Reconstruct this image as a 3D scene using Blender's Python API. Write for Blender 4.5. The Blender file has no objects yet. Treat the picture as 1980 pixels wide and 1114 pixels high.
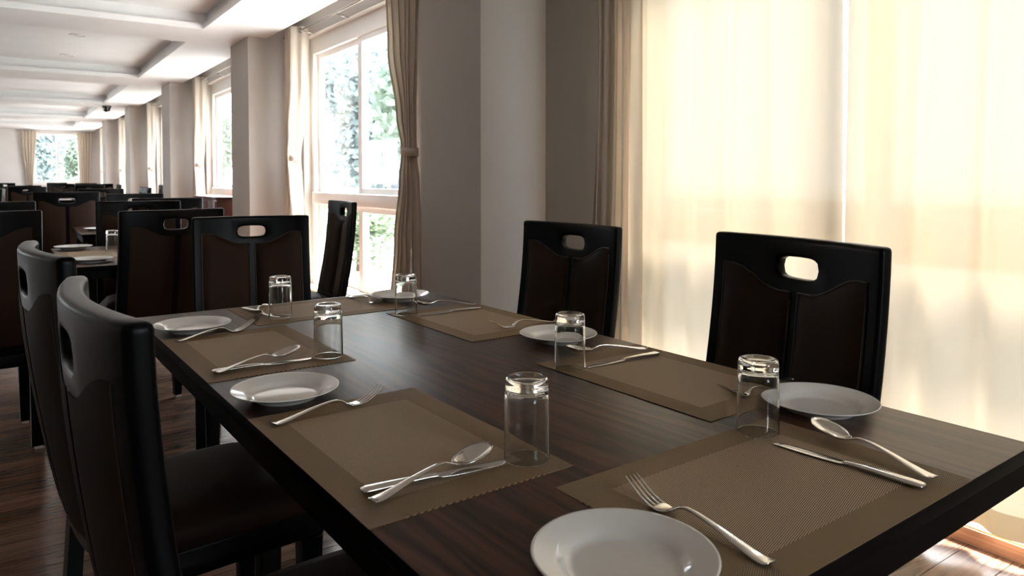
import bpy, bmesh, math, random
from math import sin, cos, pi, radians, sqrt
from mathutils import Vector, Matrix

S = bpy.context.scene
COL = S.collection
rnd = random.Random(7)

# ------------------------------------------------------------------ camera
cam_d = bpy.data.cameras.new('camera')
cam = bpy.data.objects.new('camera', cam_d)
COL.objects.link(cam)
cam.location = (-0.2909, -2.2468, 1.1393)
cam.rotation_euler = (radians(90 - 1.759), 0, radians(-35.063))
cam_d.sensor_fit = 'HORIZONTAL'
cam_d.sensor_width = 36
cam_d.lens = 1396.7 / 1980 * 36
cam_d.shift_y = -(557 - 387.8) / 1980
cam_d.clip_start = 0.02
cam_d.clip_end = 300
cam_d.dof.use_dof = True
cam_d.dof.focus_distance = 1.45
cam_d.dof.aperture_fstop = 9.0
S.camera = cam

# ------------------------------------------------------------------ world, exposure
w = bpy.data.worlds.new('overcast_sky')
S.world = w
w.use_nodes = True
nt = w.node_tree
bg = nt.nodes['Background']
tc = nt.nodes.new('ShaderNodeTexCoord')
sp = nt.nodes.new('ShaderNodeSeparateXYZ')
cr = nt.nodes.new('ShaderNodeValToRGB')
cr.color_ramp.elements[0].position = 0.0
cr.color_ramp.elements[0].color = (0.88, 0.94, 1.0, 1)
cr.color_ramp.elements[1].position = 0.6
cr.color_ramp.elements[1].color = (0.80, 0.90, 1.0, 1)
nt.links.new(tc.outputs['Generated'], sp.inputs[0])
nt.links.new(sp.outputs['Z'], cr.inputs[0])
nt.links.new(cr.outputs[0], bg.inputs['Color'])
bg.inputs['Strength'].default_value = 19.0

S.view_settings.view_transform = 'Standard'
S.view_settings.look = 'None'
S.view_settings.gamma = 1
S.view_settings.use_curve_mapping = False
S.view_settings.exposure = 0.0
S.cycles.use_denoising = True
S.cycles.max_bounces = 14
S.cycles.diffuse_bounces = 6
S.cycles.glossy_bounces = 6
S.cycles.transmission_bounces = 12
S.cycles.transparent_max_bounces = 16
S.cycles.sample_clamp_indirect = 8.0
S.cycles.caustics_reflective = False

sun_d = bpy.data.lights.new('sun', 'SUN'); sun_d.energy = 90.0; sun_d.angle = radians(14); sun_d.color = (1.0, .98, .95)
sun = bpy.data.objects.new('sun', sun_d); COL.objects.link(sun)
sun.rotation_euler = Vector((.50, -.15, .85)).to_track_quat('Z', 'Y').to_euler()

# window portals: they guide sampling of the sky through each opening and emit nothing themselves
def portal(name, loc, rot, sx, sy):
    d = bpy.data.lights.new(name, 'AREA')
    d.shape = 'RECTANGLE'; d.size = sx; d.size_y = sy
    d.cycles.is_portal = True
    o = bpy.data.objects.new(name, d); COL.objects.link(o)
    o.location = loc; o.rotation_euler = rot
    return o

BAYS = [-0.85, 3.83, 8.19, 12.55, 16.91, 21.2]

for b in BAYS:
    portal('sky_portal', (2.5, b, 1.31), (0, radians(90), 0), 2.52, 2.32)
for c in (15.2, 19.4): portal('sky_portal', (-5.25, c, 1.68), (0, radians(-90), 0), 1.55, 2.6)
portal('sky_portal', (.92, -5.88, 1.7), (radians(90), 0, 0), 1.05, 1.6)
portal('sky_portal', (1.0, 23.9, 1.7), (radians(-90), 0, 0), 1.3, 1.7)

# ------------------------------------------------------------------ helpers
def link(name, me, mat=None, parent=None, smooth=False):
    o = bpy.data.objects.new(name, me)
    COL.objects.link(o)
    if mat is not None and not me.materials:
        me.materials.append(mat)
    if smooth:
        for p in me.polygons: p.use_smooth = True
    if parent is not None: o.parent = parent
    return o

def fin(name, bm, mat, parent=None, smooth=False, angle=None):
    bmesh.ops.recalc_face_normals(bm, faces=bm.faces)
    me = bpy.data.meshes.new(name)
    bm.to_mesh(me); bm.free()
    if angle is not None:
        for p in me.polygons: p.use_smooth = True
        try: me.set_sharp_from_angle(angle=radians(angle))
        except Exception: pass
    return link(name, me, mat, parent, smooth)

def box(bm, x0, x1, y0, y1, z0, z1):
    v = [bm.verts.new(p) for p in ((x0,y0,z0),(x1,y0,z0),(x1,y1,z0),(x0,y1,z0),(x0,y0,z1),(x1,y0,z1),(x1,y1,z1),(x0,y1,z1))]
    for f in ((0,3,2,1),(4,5,6,7),(0,1,5,4),(1,2,6,5),(2,3,7,6),(3,0,4,7)):
        bm.faces.new([v[i] for i in f])

def bevel(bm, off, seg=2):
    bmesh.ops.bevel(bm, geom=list(bm.edges), offset=off, segments=seg, affect='EDGES', profile=0.5)

def bbox(name, dims, mat, parent=None, bev=0.0, seg=2):
    bm = bmesh.new(); box(bm, *dims)
    if bev: bevel(bm, bev, seg)
    return fin(name, bm, mat, parent, angle=40 if bev else None)

def lathe(name, prof, mat, parent=None, n=48, closed=False):
    bm = bmesh.new()
    rings = []
    for r, z in prof:
        if r < 1e-6: rings.append([bm.verts.new((0,0,z))])
        else: rings.append([bm.verts.new((r*cos(2*pi*i/n), r*sin(2*pi*i/n), z)) for i in range(n)])
    pairs = list(zip(rings, rings[1:]))
    if closed: pairs.append((rings[-1], rings[0]))
    for a, b in pairs:
        for i in range(n):
            j = (i+1) % n
            if len(a) == 1 and len(b) == 1: continue
            if len(a) == 1: bm.faces.new((a[0], b[i], b[j]))
            elif len(b) == 1: bm.faces.new((a[i], a[j], b[0]))
            else: bm.faces.new((a[i], a[j], b[j], b[i]))
    return fin(name, bm, mat, parent, smooth=True)

def tube(bm, pts, r, n=8, cap=True):
    rings = []
    for i, p in enumerate(pts):
        p = Vector(p)
        a = Vector(pts[max(i-1,0)]); b = Vector(pts[min(i+1,len(pts)-1)])
        d = (b-a).normalized()
        up = Vector((0,0,1)) if abs(d.z) < .9 else Vector((1,0,0))
        s = d.cross(up).normalized(); t = s.cross(d)
        rings.append([bm.verts.new(p + s*r*cos(2*pi*k/n) + t*r*sin(2*pi*k/n)) for k in range(n)])
    for a, b in zip(rings, rings[1:]):
        for k in range(n):
            bm.faces.new((a[k], a[(k+1)%n], b[(k+1)%n], b[k]))
    if cap:
        bm.faces.new(rings[0]); bm.faces.new(list(reversed(rings[-1])))

def empty(name, loc=(0,0,0), rz=0.0, kind=None):
    o = bpy.data.objects.new(name, None); COL.objects.link(o)
    o.empty_display_size = .1
    o.location = loc; o.rotation_euler = (0,0,rz)
    if kind: o['kind'] = kind
    return o

def tag(o, label, cat, group=None, kind=None):
    o['label'] = label; o['category'] = cat
    if group: o['group'] = group
    if kind: o['kind'] = kind
    return o

def copy_tree(o, parent=None):
    c = o.copy(); COL.objects.link(c)
    if parent is not None: c.parent = parent
    for ch in list(o.children): copy_tree(ch, c)
    return c

# ------------------------------------------------------------------ materials
def mat(name, color=(.5,.5,.5), rough=.5, metal=0.0, spec=.5, **kw):
    m = bpy.data.materials.new(name); m.use_nodes = True
    b = m.node_tree.nodes['Principled BSDF']
    b.inputs['Base Color'].default_value = (*color, 1)
    b.inputs['Roughness'].default_value = rough
    b.inputs['Metallic'].default_value = metal
    b.inputs['Specular IOR Level'].default_value = spec
    for k, v in kw.items(): b.inputs[k].default_value = v
    return m

def N(m, t, **kw):
    n = m.node_tree.nodes.new(t)
    for k, v in kw.items(): setattr(n, k, v)
    return n
def L(m, a, b): m.node_tree.links.new(a, b)

def bump_noise(m, scale, strength, dist=.002, stretch=(1,1,1)):
    b = m.node_tree.nodes['Principled BSDF']
    t = N(m, 'ShaderNodeTexCoord'); mp = N(m, 'ShaderNodeMapping'); mp.inputs['Scale'].default_value = stretch
    n = N(m, 'ShaderNodeTexNoise'); n.inputs['Scale'].default_value = scale; n.inputs['Detail'].default_value = 4
    bp = N(m, 'ShaderNodeBump'); bp.inputs['Strength'].default_value = strength; bp.inputs['Distance'].default_value = dist
    L(m, t.outputs['Object'], mp.inputs[0]); L(m, mp.outputs[0], n.inputs['Vector'])
    L(m, n.outputs[0], bp.inputs['Height']); L(m, bp.outputs[0], b.inputs['Normal'])
    return n

def paint(name, color, rough=.75, var=.05):
    m = mat(name, color, rough, spec=.3)
    b = m.node_tree.nodes['Principled BSDF']
    n = bump_noise(m, 60, .08)
    n2 = N(m, 'ShaderNodeTexNoise'); n2.inputs['Scale'].default_value = 1.3; n2.inputs['Detail'].default_value = 3
    t = N(m, 'ShaderNodeTexCoord'); L(m, t.outputs['Object'], n2.inputs['Vector'])
    r = N(m, 'ShaderNodeValToRGB')
    r.color_ramp.elements[0].color = (*[c*(1-var) for c in color], 1); r.color_ramp.elements[0].position = .3
    r.color_ramp.elements[1].color = (*[min(1,c*(1+var)) for c in color], 1); r.color_ramp.elements[1].position = .7
    L(m, n2.outputs[0], r.inputs[0]); L(m, r.outputs[0], b.inputs['Base Color'])
    return m

def wood(name, dark, light, rough, axis=1, scale=1.0, per_obj=0.0, spec=.5, coat=0.0):
    """grain runs along the given object axis"""
    m = mat(name, light, rough, spec=spec)
    b = m.node_tree.nodes['Principled BSDF']
    t = N(m, 'ShaderNodeTexCoord')
    oi = N(m, 'ShaderNodeObjectInfo')
    add = N(m, 'ShaderNodeVectorMath', operation='ADD')
    comb = N(m, 'ShaderNodeCombineXYZ')
    mul = N(m, 'ShaderNodeMath', operation='MULTIPLY'); mul.inputs[1].default_value = 37.0 if per_obj else 0.0
    L(m, oi.outputs['Random'], mul.inputs[0])
    for i in range(3): L(m, mul.outputs[0], comb.inputs[i])
    L(m, t.outputs['Object'], add.inputs[0]); L(m, comb.outputs[0], add.inputs[1])
    mp = N(m, 'ShaderNodeMapping')
    s = [14*scale]*3; s[axis] = .9*scale
    mp.inputs['Scale'].default_value = s
    L(m, add.outputs[0], mp.inputs[0])
    n1 = N(m, 'ShaderNodeTexNoise'); n1.inputs['Scale'].default_value = 1.0; n1.inputs['Detail'].default_value = 5; n1.inputs['Distortion'].default_value = .6
    L(m, mp.outputs[0], n1.inputs['Vector'])
    mp2 = N(m, 'ShaderNodeMapping'); s = [160*scale]*3; s[axis] = 5*scale
    mp2.inputs['Scale'].default_value = s; L(m, add.outputs[0], mp2.inputs[0])
    n2 = N(m, 'ShaderNodeTexNoise'); n2.inputs['Scale'].default_value = 1.0; n2.inputs['Detail'].default_value = 3
    L(m, mp2.outputs[0], n2.inputs['Vector'])
    # rings made from the broad noise
    mr = N(m, 'ShaderNodeMath', operation='MULTIPLY'); mr.inputs[1].default_value = 19.0; L(m, n1.outputs[0], mr.inputs[0])
    sn = N(m, 'ShaderNodeMath', operation='PINGPONG'); sn.inputs[1].default_value = 1.0; L(m, mr.outputs[0], sn.inputs[0])
    mx = N(m, 'ShaderNodeMath', operation='MULTIPLY_ADD'); mx.inputs[1].default_value = .55
    m2 = N(m, 'ShaderNodeMath', operation='MULTIPLY'); m2.inputs[1].default_value = .55; L(m, n2.outputs[0], m2.inputs[0])
    L(m, sn.outputs[0], mx.inputs[0]); L(m, m2.outputs[0], mx.inputs[2])
    r = N(m, 'ShaderNodeValToRGB')
    r.color_ramp.elements[0].color = (*dark, 1); r.color_ramp.elements[0].position = .15
    r.color_ramp.elements[1].color = (*light, 1); r.color_ramp.elements[1].position = .85
    L(m, mx.outputs[0], r.inputs[0])
    col = r.outputs[0]
    if per_obj:
        hv = N(m, 'ShaderNodeHueSaturation')
        mm = N(m, 'ShaderNodeMapRange'); mm.inputs['To Min'].default_value = 1-per_obj; mm.inputs['To Max'].default_value = 1+per_obj
        L(m, oi.outputs['Random'], mm.inputs[0]); L(m, mm.outputs[0], hv.inputs['Value']); L(m, col, hv.inputs['Color'])
        col = hv.outputs[0]
    L(m, col, b.inputs['Base Color'])
    bp = N(m, 'ShaderNodeBump'); bp.inputs['Strength'].default_value = .12; bp.inputs['Distance'].default_value = .0006
    L(m, n2.outputs[0], bp.inputs['Height']); L(m, bp.outputs[0], b.inputs['Normal'])
    b.inputs['Coat Weight'].default_value = coat; b.inputs['Coat Roughness'].default_value = .12
    return m

def cloth(name, color, trans, t=.5, open_weave=0.0):
    m = bpy.data.materials.new(name); m.use_nodes = True
    nt = m.node_tree; nt.nodes.clear()
    out = N(m, 'ShaderNodeOutputMaterial'); d = N(m, 'ShaderNodeBsdfDiffuse'); tr = N(m, 'ShaderNodeBsdfTranslucent'); mx = N(m, 'ShaderNodeMixShader')
    d.inputs[0].default_value = (*color, 1); tr.inputs[0].default_value = (*trans, 1); mx.inputs[0].default_value = t
    tx = N(m, 'ShaderNodeTexCoord'); mp = N(m, 'ShaderNodeMapping'); mp.inputs['Scale'].default_value = (900, 900, 60)
    n = N(m, 'ShaderNodeTexNoise'); n.inputs['Scale'].default_value = 1.0
    L(m, tx.outputs['Object'], mp.inputs[0]); L(m, mp.outputs[0], n.inputs['Vector'])
    bp = N(m, 'ShaderNodeBump'); bp.inputs['Strength'].default_value = .15; bp.inputs['Distance'].default_value = .0008
    L(m, n.outputs[0], bp.inputs['Height']); L(m, bp.outputs[0], d.inputs['Normal'])
    L(m, d.outputs[0], mx.inputs[1]); L(m, tr.outputs[0], mx.inputs[2])
    if open_weave:
        tp = N(m, 'ShaderNodeBsdfRefraction'); tp.inputs['Roughness'].default_value = .42; tp.inputs['IOR'].default_value = 1.03; m2 = N(m, 'ShaderNodeMixShader'); m2.inputs[0].default_value = open_weave
        L(m, mx.outputs[0], m2.inputs[1]); L(m, tp.outputs[0], m2.inputs[2]); L(m, m2.outputs[0], out.inputs[0])
    else: L(m, mx.outputs[0], out.inputs[0])
    return m

def pane_glass():
    m = bpy.data.materials.new('window_glass'); m.use_nodes = True
    nt = m.node_tree; nt.nodes.clear()
    out = N(m, 'ShaderNodeOutputMaterial'); t = N(m, 'ShaderNodeBsdfTransparent'); g = N(m, 'ShaderNodeBsdfGlossy'); mx = N(m, 'ShaderNodeMixShader')
    t.inputs[0].default_value = (.965, .965, .96, 1); g.inputs['Roughness'].default_value = .01
    fr = N(m, 'ShaderNodeFresnel'); ge = N(m, 'ShaderNodeNewGeometry'); mr = N(m, 'ShaderNodeMapRange')   # same index seen from either face of the thin pane
    mr.inputs['To Min'].default_value = 1.45; mr.inputs['To Max'].default_value = 1/1.45
    L(m, ge.outputs['Backfacing'], mr.inputs[0]); L(m, mr.outputs[0], fr.inputs[0])
    L(m, fr.outputs[0], mx.inputs[0]); L(m, t.outputs[0], mx.inputs[1]); L(m, g.outputs[0], mx.inputs[2]); L(m, mx.outputs[0], out.inputs[0])
    return m

def placemat_mat():
    """woven vinyl: ribbed centre, cross-ribbed border bands, plain-woven corner squares (object coords, 0.45 x 0.30)"""
    m = mat('woven_vinyl', (.2,.15,.09),   .65, spec=.12)
    b = m.node_tree.nodes['Principled BSDF']
    t = N(m, 'ShaderNodeTexCoord'); s = N(m, 'ShaderNodeSeparateXYZ'); L(m, t.outputs['Object'], s.inputs[0])
    def ab(sock, lim):
        a = N(m, 'ShaderNodeMath', operation='ABSOLUTE'); L(m, sock, a.inputs[0])
        g = N(m, 'ShaderNodeMath', operation='GREATER_THAN'); L(m, a.outputs[0], g.inputs[0]); g.inputs[1].default_value = lim
        return g.outputs[0]
    bx = ab(s.outputs['X'], .225-.055); by = ab(s.outputs['Y'], .15-.045)
    def stripes(ax, ay, period):
        d = N(m, 'ShaderNodeMath', operation='MULTIPLY'); L(m, s.outputs['X'], d.inputs[0]); d.inputs[1].default_value = ax/period*2*pi
        e = N(m, 'ShaderNodeMath', operation='MULTIPLY_ADD'); L(m, s.outputs['Y'], e.inputs[0]); e.inputs[1].default_value = ay/period*2*pi; L(m, d.outputs[0], e.inputs[2])
        q = N(m, 'ShaderNodeMath', operation='SINE'); L(m, e.outputs[0], q.inputs[0])
        r = N(m, 'ShaderNodeMapRange'); r.inputs['From Min'].default_value = -1; L(m, q.outputs[0], r.inputs[0])
        return r.outputs[0]
    c1 = stripes(-.27, .963, .0023)          # centre ribs
    c2 = stripes(.963, .27, .0026)
    c3 = stripes(.5, -.87, .0022)
    def mixf(f, a, c):
        x = N(m, 'ShaderNodeMix'); L(m, f, x.inputs[0]); L(m, a, x.inputs[2]); L(m, c, x.inputs[3]); return x.outputs[0]
    orr = N(m, 'ShaderNodeMath', operation='MAXIMUM'); L(m, bx, orr.inputs[0]); L(m, by, orr.inputs[1])
    an = N(m, 'ShaderNodeMath', operation='MULTIPLY'); L(m, bx, an.inputs[0]); L(m, by, an.inputs[1])
    h = mixf(an.outputs[0], mixf(orr.outputs[0], c1, c2), c3)
    def ramp(c0, c1):
        r = N(m, 'ShaderNodeValToRGB'); r.color_ramp.elements[0].color = (*c0,1); r.color_ramp.elements[1].color = (*c1,1)
        L(m, h, r.inputs[0]); return r.outputs[0]
    ca = ramp((.022,.011,.004), (.60,.44,.29))
    cb = ramp((.05,.03,.015), (.36,.245,.135))
    cc = ramp((.09,.06,.035), (.32,.235,.15))
    def mixc(f, a, c):
        x = N(m, 'ShaderNodeMix', data_type='RGBA'); L(m, f, x.inputs[0]); L(m, a, x.inputs[6]); L(m, c, x.inputs[7]); return x.outputs[2]
    L(m, mixc(an.outputs[0], mixc(orr.outputs[0], ca, cb), cc), b.inputs['Base Color'])
    bp = N(m, 'ShaderNodeBump'); bp.inputs['Strength'].default_value = .35; bp.inputs['Distance'].default_value = .0005
    L(m, h, bp.inputs['Height']); L(m, bp.outputs[0], b.inputs['Normal'])
    return m

def leaf_mat(name, color):
    m = cloth(name, color, color, .5)
    return m

M = {}
M['wall'] = paint('greige_wall_paint', (.48,.45,.415))
M['wall_far'] = paint('lightened_far_wall_paint', (.60,.575,.56))  # lighter than the other walls; the brighter far end put into the colour
M['ceiling'] = paint('white_ceiling_paint', (.79,.787,.79), .55)
M['frame'] = mat('white_window_frame', (.82,.80,.78), .35); bump_noise(M['frame'], 30, .03)
M['glass'] = pane_glass()
M['floor_base'] = mat('floor_joint', (.02,.012,.008), .7)
M['plank'] = wood('floor_wood', (.070,.034,.021), (.20,.115,.078), .24, axis=0, scale=.8, per_obj=.22, coat=.15)
M['kerb'] = wood('kerb_wood', (.52,.27,.15), (.70,.42,.26), .4, axis=1, scale=.6)
M['table'] = wood('walnut_veneer', (.006,.0028,.0018), (.085,.037,.022), .38, axis=1, scale=.62, coat=.0, spec=.3)
M['table_edge'] = wood('dark_table_edge', (.002,.0014,.001), (.005,.0032,.0025), .6, axis=1, scale=.62, spec=.08)
M['black'] = mat('black_leather', (.0020,.0020,.0023), .34, spec=.10); bump_noise(M['black'], 260, .15, .0006)
M['brown'] = mat('brown_leather', (.023,.011,.0058), .6, spec=.12); bump_noise(M['brown'], 180, .12, .0008)
M['piping'] = mat('piping_cord', (.016,.010,.007), .5)
M['china'] = mat('white_china', (.74,.72,.69), .10, spec=.55); bump_noise(M['china'], 12, .02)
M['steel'] = mat('polished_steel', (.74,.72,.69), .16, metal=1.0)
_n = N(M['steel'], 'ShaderNodeTexNoise'); _n.inputs['Scale'].default_value = 45; _r = N(M['steel'], 'ShaderNodeMapRange'); _r.inputs['To Min'].default_value = .13; _r.inputs['To Max'].default_value = .20
_t = N(M['steel'], 'ShaderNodeTexCoord'); L(M['steel'], _t.outputs['Object'], _n.inputs['Vector']); L(M['steel'], _n.outputs[0], _r.inputs[0]); L(M['steel'], _r.outputs[0], M['steel'].node_tree.nodes['Principled BSDF'].inputs['Roughness'])
M['mat'] = placemat_mat()
M['curtain'] = cloth('cream_curtain_fabric', (.80,.70,.60), (.116,.097,.067), .4, .013)
M['hem'] = cloth('folded_hem_fabric', (.62,.50,.38), (.060,.046,.027), .5)
M['chrome'] = mat('dark_chrome', (.25,.24,.23), .25, metal=1.0); bump_noise(M['chrome'], 50, .02)
M['rod'] = mat('curtain_rod_metal', (.35,.31,.27), .3, metal=.9); bump_noise(M['rod'], 50, .02)
M['plastic'] = mat('black_plastic', (.012,.012,.013), .25); bump_noise(M['plastic'], 50, .02)
M['lamp'] = mat('downlight_trim', (.7,.7,.7), .4); bump_noise(M['lamp'], 50, .02)
M['linen'] = mat('white_linen', (.8,.78,.78), .8); bump_noise(M['linen'], 300, .2)
M['red_wood'] = wood('red_brown_wood', (.07,.018,.013), (.14,.04,.028), .4, axis=2)
M['ground'] = paint('pale_paving', (.50,.49,.46), .9, .15)
M['bark'] = mat('bark', (.10,.08,.06), .9); bump_noise(M['bark'], 20, .6, .02)
M['leaf_a'] = leaf_mat('hazed_leaf_green', (.17,.22,.175))  # pale leaf colours: outdoor glare and haze put into the tone
M['leaf_b'] = leaf_mat('hazed_leaf_blue_green', (.18,.225,.23))
M['leaf_c'] = leaf_mat('hazed_leaf_light', (.17,.225,.15))
M['hill'] = paint('forested_hill', (.028,.035,.039), .95, .3)
g = bpy.data.materials.new('drinking_glass'); g.use_nodes = True; g.node_tree.nodes.clear()
_o = N(g, 'ShaderNodeOutputMaterial'); _g = N(g, 'ShaderNodeBsdfGlass'); _g.inputs['IOR'].default_value = 1.5; _g.inputs['Roughness'].default_value = 0.0
_g.inputs['Color'].default_value = (.98,.985,.98,1); L(g, _g.outputs[0], _o.inputs[0]); M['tumbler'] = g

# ------------------------------------------------------------------ setting
XW = 2.22          # inner face of the window wall
XC = 1.785         # face of the columns
ZC = 2.603         # soffit
XE = 1.975         # edge of the soffit beside the curtain pocket
XL, YN, YF = -5.0, -5.6, 23.6

# floor: dark joint slab, planks near the camera one by one, strip boards beyond
fl = bbox('floor', (XL, 2.44, YN, YF, -.10, -.004), M['floor_base']); fl['kind'] = 'structure'
PW = .125
plank_meshes = []
for ln in (1.22, .80, .61, 1.05):
    bm = bmesh.new(); box(bm, 0, ln-.0012, .0006, PW-.0006, -.006, 0)
    bmesh.ops.bevel(bm, geom=[e for e in bm.edges if all(v.co.z > -.001 for v in e.verts)], offset=.0012, segments=1, affect='EDGES')
    me = bpy.data.meshes.new('plank'); bmesh.ops.recalc_face_normals(bm, faces=bm.faces); bm.to_mesh(me); bm.free(); me.materials.append(M['plank'])
    plank_meshes.append((me, ln))
X_END = 2.15
row = 0
y = -2.5
count = 0
seen = lambda xa, xb, ya: (ya < 4.2 and xb > -1.75)
far_bm = bmesh.new()
while y < YF-.02:
    if y < 4.2:
        x = X_END
        k = row % 4
        first = True
        while x > -1.75:
            me, ln = plank_meshes[(row*3 + k) % 4]
            k += 1
            if first and row % 2: me, ln = plank_meshes[2]
            first = False
            o = bpy.data.objects.new('plank', me); COL.objects.link(o)
            o.parent = fl; o.location = (x-ln, y, 0)
            x -= ln; count += 1
        x0 = x
        xx = x0
        while xx > XL:
            a = max(XL, xx-1.4); box(far_bm, a+.001, xx-.001, y+.0006, y+PW-.0006, -.006, 0); xx = a
    else:
        xx = X_END + ((row*37) % 11)*.0
        off = ((row*53) % 97)/97*1.3
        first = True
        while xx > XL:
            ln = off+.2 if first else 1.4
            first = False
            a = max(XL, xx-ln); box(far_bm, a+.001, xx-.001, y+.0006, y+PW-.0006, -.006, 0); xx = a
    y += PW; row += 1
yy = -2.5
while yy > YN:
    xx = X_END
    while xx > XL:
        a = max(XL, xx-1.4); box(far_bm, a+.001, xx-.001, max(YN, yy-PW)+.0006, yy-.0006, -.006, 0); xx = a
    yy -= PW
fb = fin('plank_field', far_bm, M['plank'], fl); fb['kind'] = 'stuff'

# ceiling with coffers
CX0, CX1 = -3.3, 1.328
coff = [(-2.6, .92), (1.83, 5.34), (6.16, 9.61), (10.60, 14.02), (14.90, 18.21), (19.20, 21.92)]
bm = bmesh.new()
LIP = .055
box(bm, XL, CX0, YN, YF, ZC, ZC+LIP)
box(bm, CX1, XE, YN, YF, ZC, ZC+LIP)
ys = [YN] + [v for c in coff for v in c] + [YF]
for i in range(0, len(ys), 2): box(bm, CX0, CX1, ys[i], ys[i+1], ZC, ZC+LIP)
G = .05   # shadow gap behind each lip
ZT = 2.79
# upper solid between the coffers, set back by the gap
box(bm, XL, CX0-G, YN, YF, ZC+LIP, ZT)
box(bm, CX1+G, XE, YN, YF, ZC+LIP, ZT)
for i in range(0, len(ys), 2):
    a = ys[i] if i == 0 else ys[i]+G
    b2 = ys[i+1] if i == len(ys)-2 else ys[i+1]-G
    box(bm, CX0-G, CX1+G, a, b2, ZC+LIP, ZT)
ce = fin('ceiling', bm, M['ceiling']); ce['kind'] = 'structure'
for a, b2 in coff:
    bbox('coffer_panel', (CX0-G, CX1+G, a-G, b2+G, ZT-.02, ZT+.04), M['ceiling'], ce)
bbox('pocket_panel', (XE, 2.44, YN, YF, ZT, ZT+.04), M['ceiling'], ce)
bbox('roof_slab', (XL, 2.44, YN, YF, ZT+.04, ZT+.14), M['ceiling'], ce)

# walls
bm = bmesh.new()
ALLB = BAYS
HW = 1.2; ZO0, ZO1 = .058, 2.56
edges = [YN] + [v for b in ALLB for v in (b-HW, b+HW)] + [YF]
for i in range(0, len(edges), 2): box(bm, XW, 2.44, edges[i], edges[i+1], 0, ZT)
for b in ALLB:
    box(bm, XW, 2.44, b-HW, b+HW, ZO1, ZT)
    box(bm, XW+.25, 2.44, b-HW, b+HW, -.1, ZO0-.005)
wr = fin('wall_right', bm, M['wall']); wr['kind'] = 'structure'
COLS = [(-5.4,-4.7), (1.00,1.675), (5.45,6.15), (9.80,10.48), (14.12,14.80), (18.45,19.13)]
for a, b2 in COLS:
    bbox('column', (XC, XW+.02, a, b2, 0, ZT), M['wall'], wr)
LEFT_ADDED = [15.2, 19.4]
bm = bmesh.new()
e = [YN] + [v for c in LEFT_ADDED for v in (c-1.3, c+1.3)] + [YF]
for i in range(0, len(e), 2): box(bm, XL-.2, XL, e[i], e[i+1], 0, ZT+.1)
for c in LEFT_ADDED: box(bm, XL-.2, XL, c-1.3, c+1.3, 0, .9); box(bm, XL-.2, XL, c-1.3, c+1.3, 2.45, ZT+.1)
wl = fin('wall_left', bm, M['wall']); wl['kind'] = 'structure'
NX0, NX1 = .40, 1.45
bm = bmesh.new(); box(bm, XL-.2, NX0, YN-.2, YN, 0, ZT+.1); box(bm, NX1, 2.44, YN-.2, YN, 0, ZT+.1); box(bm, NX0, NX1, YN-.2, YN, 0, .9); box(bm, NX0, NX1, YN-.2, YN, 2.5, ZT+.1); wn = fin('wall_near', bm, M['wall']); wn['kind'] = 'structure'
bm = bmesh.new()
FX0, FX1, FZ0, FZ1 = .40, 1.62, .95, 2.50
box(bm, XL-.2, FX0, YF, YF+.2, 0, ZT+.1); box(bm, FX1, 2.44, YF, YF+.2, 0, ZT+.1)
box(bm, FX0, FX1, YF, YF+.2, 0, FZ0); box(bm, FX0, FX1, YF, YF+.2, FZ1, ZT+.1)
wf = fin('wall_far', bm, M['wall_far']); wf['kind'] = 'structure'

# low wooden kerb with its ledge under each window
kb = empty('baseboard_right', (0,0,0), kind='structure')
prev = YN
for a, b2 in COLS + [(YF, YF)]:
    if a - prev > .3:
        bm = bmesh.new(); box(bm, 2.146, 2.20, prev+.002, a-.002, 0, .056)
        bmesh.ops.bevel(bm, geom=[e for e in bm.edges if all(v.co.z > .05 for v in e.verts)], offset=.006, segments=2, affect='EDGES')
        fin('kerb_board', bm, M['kerb'], kb, angle=40)
    prev = b2
for b in ALLB:
    bbox('ledge_board', (2.20, 2.47, b-HW-.0, b+HW+.0, -.05, .056), M['frame'], kb)

# windows of the window wall
def bar(bm, *d): box(bm, *d)
def window(idx, yc):
    r = empty('window_%d' % idx, (0, yc, 0), kind='structure')
    x0, x1 = 2.30, 2.40
    bm = bmesh.new()
    bar(bm, x0, x1, -HW, -HW+.07, ZO0, ZO1); bar(bm, x0, x1, HW-.07, HW, ZO0, ZO1)
    bar(bm, x0, x1, -HW+.07, HW-.07, ZO1-.16, ZO1); bar(bm, x0, x1, -HW+.07, HW-.07, ZO0, ZO0+.06)
    fin('window_frame', bm, M['frame'], r)
    bbox('transom', (x0-.03, x1+.01, -HW+.07, HW-.07, .885, 1.0), M['frame'], r, .008)
    for lo, hi in ((ZO0+.06, .885), (1.0, ZO1-.16)):
        for s, xo in ((-1, 0), (1, .035)):
            ya, yb = (-HW+.07, .035) if s < 0 else (-.035, HW-.07)
            bm = bmesh.new()
            xa, xb = x0+.015+xo, x0+.045+xo
            wa, wb = (.055, .085) if s < 0 else (.085, .055)
            bar(bm, xa, xb, ya, ya+wa, lo, hi); bar(bm, xa, xb, yb-wb, yb, lo, hi)
            bar(bm, xa, xb, ya+wa, yb-wb, lo, lo+.05); bar(bm, xa, xb, ya+wa, yb-wb, hi-.05, hi)
            sash = fin('sash', bm, M['frame'], r)
            bm = bmesh.new(); box(bm, xa+.012, xa+.016, ya+.05, yb-.05, lo+.045, hi-.045)
            fin('pane', bm, M['glass'], sash)
    return r
for i, b in enumerate(BAYS): window(i+1, b)

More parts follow.
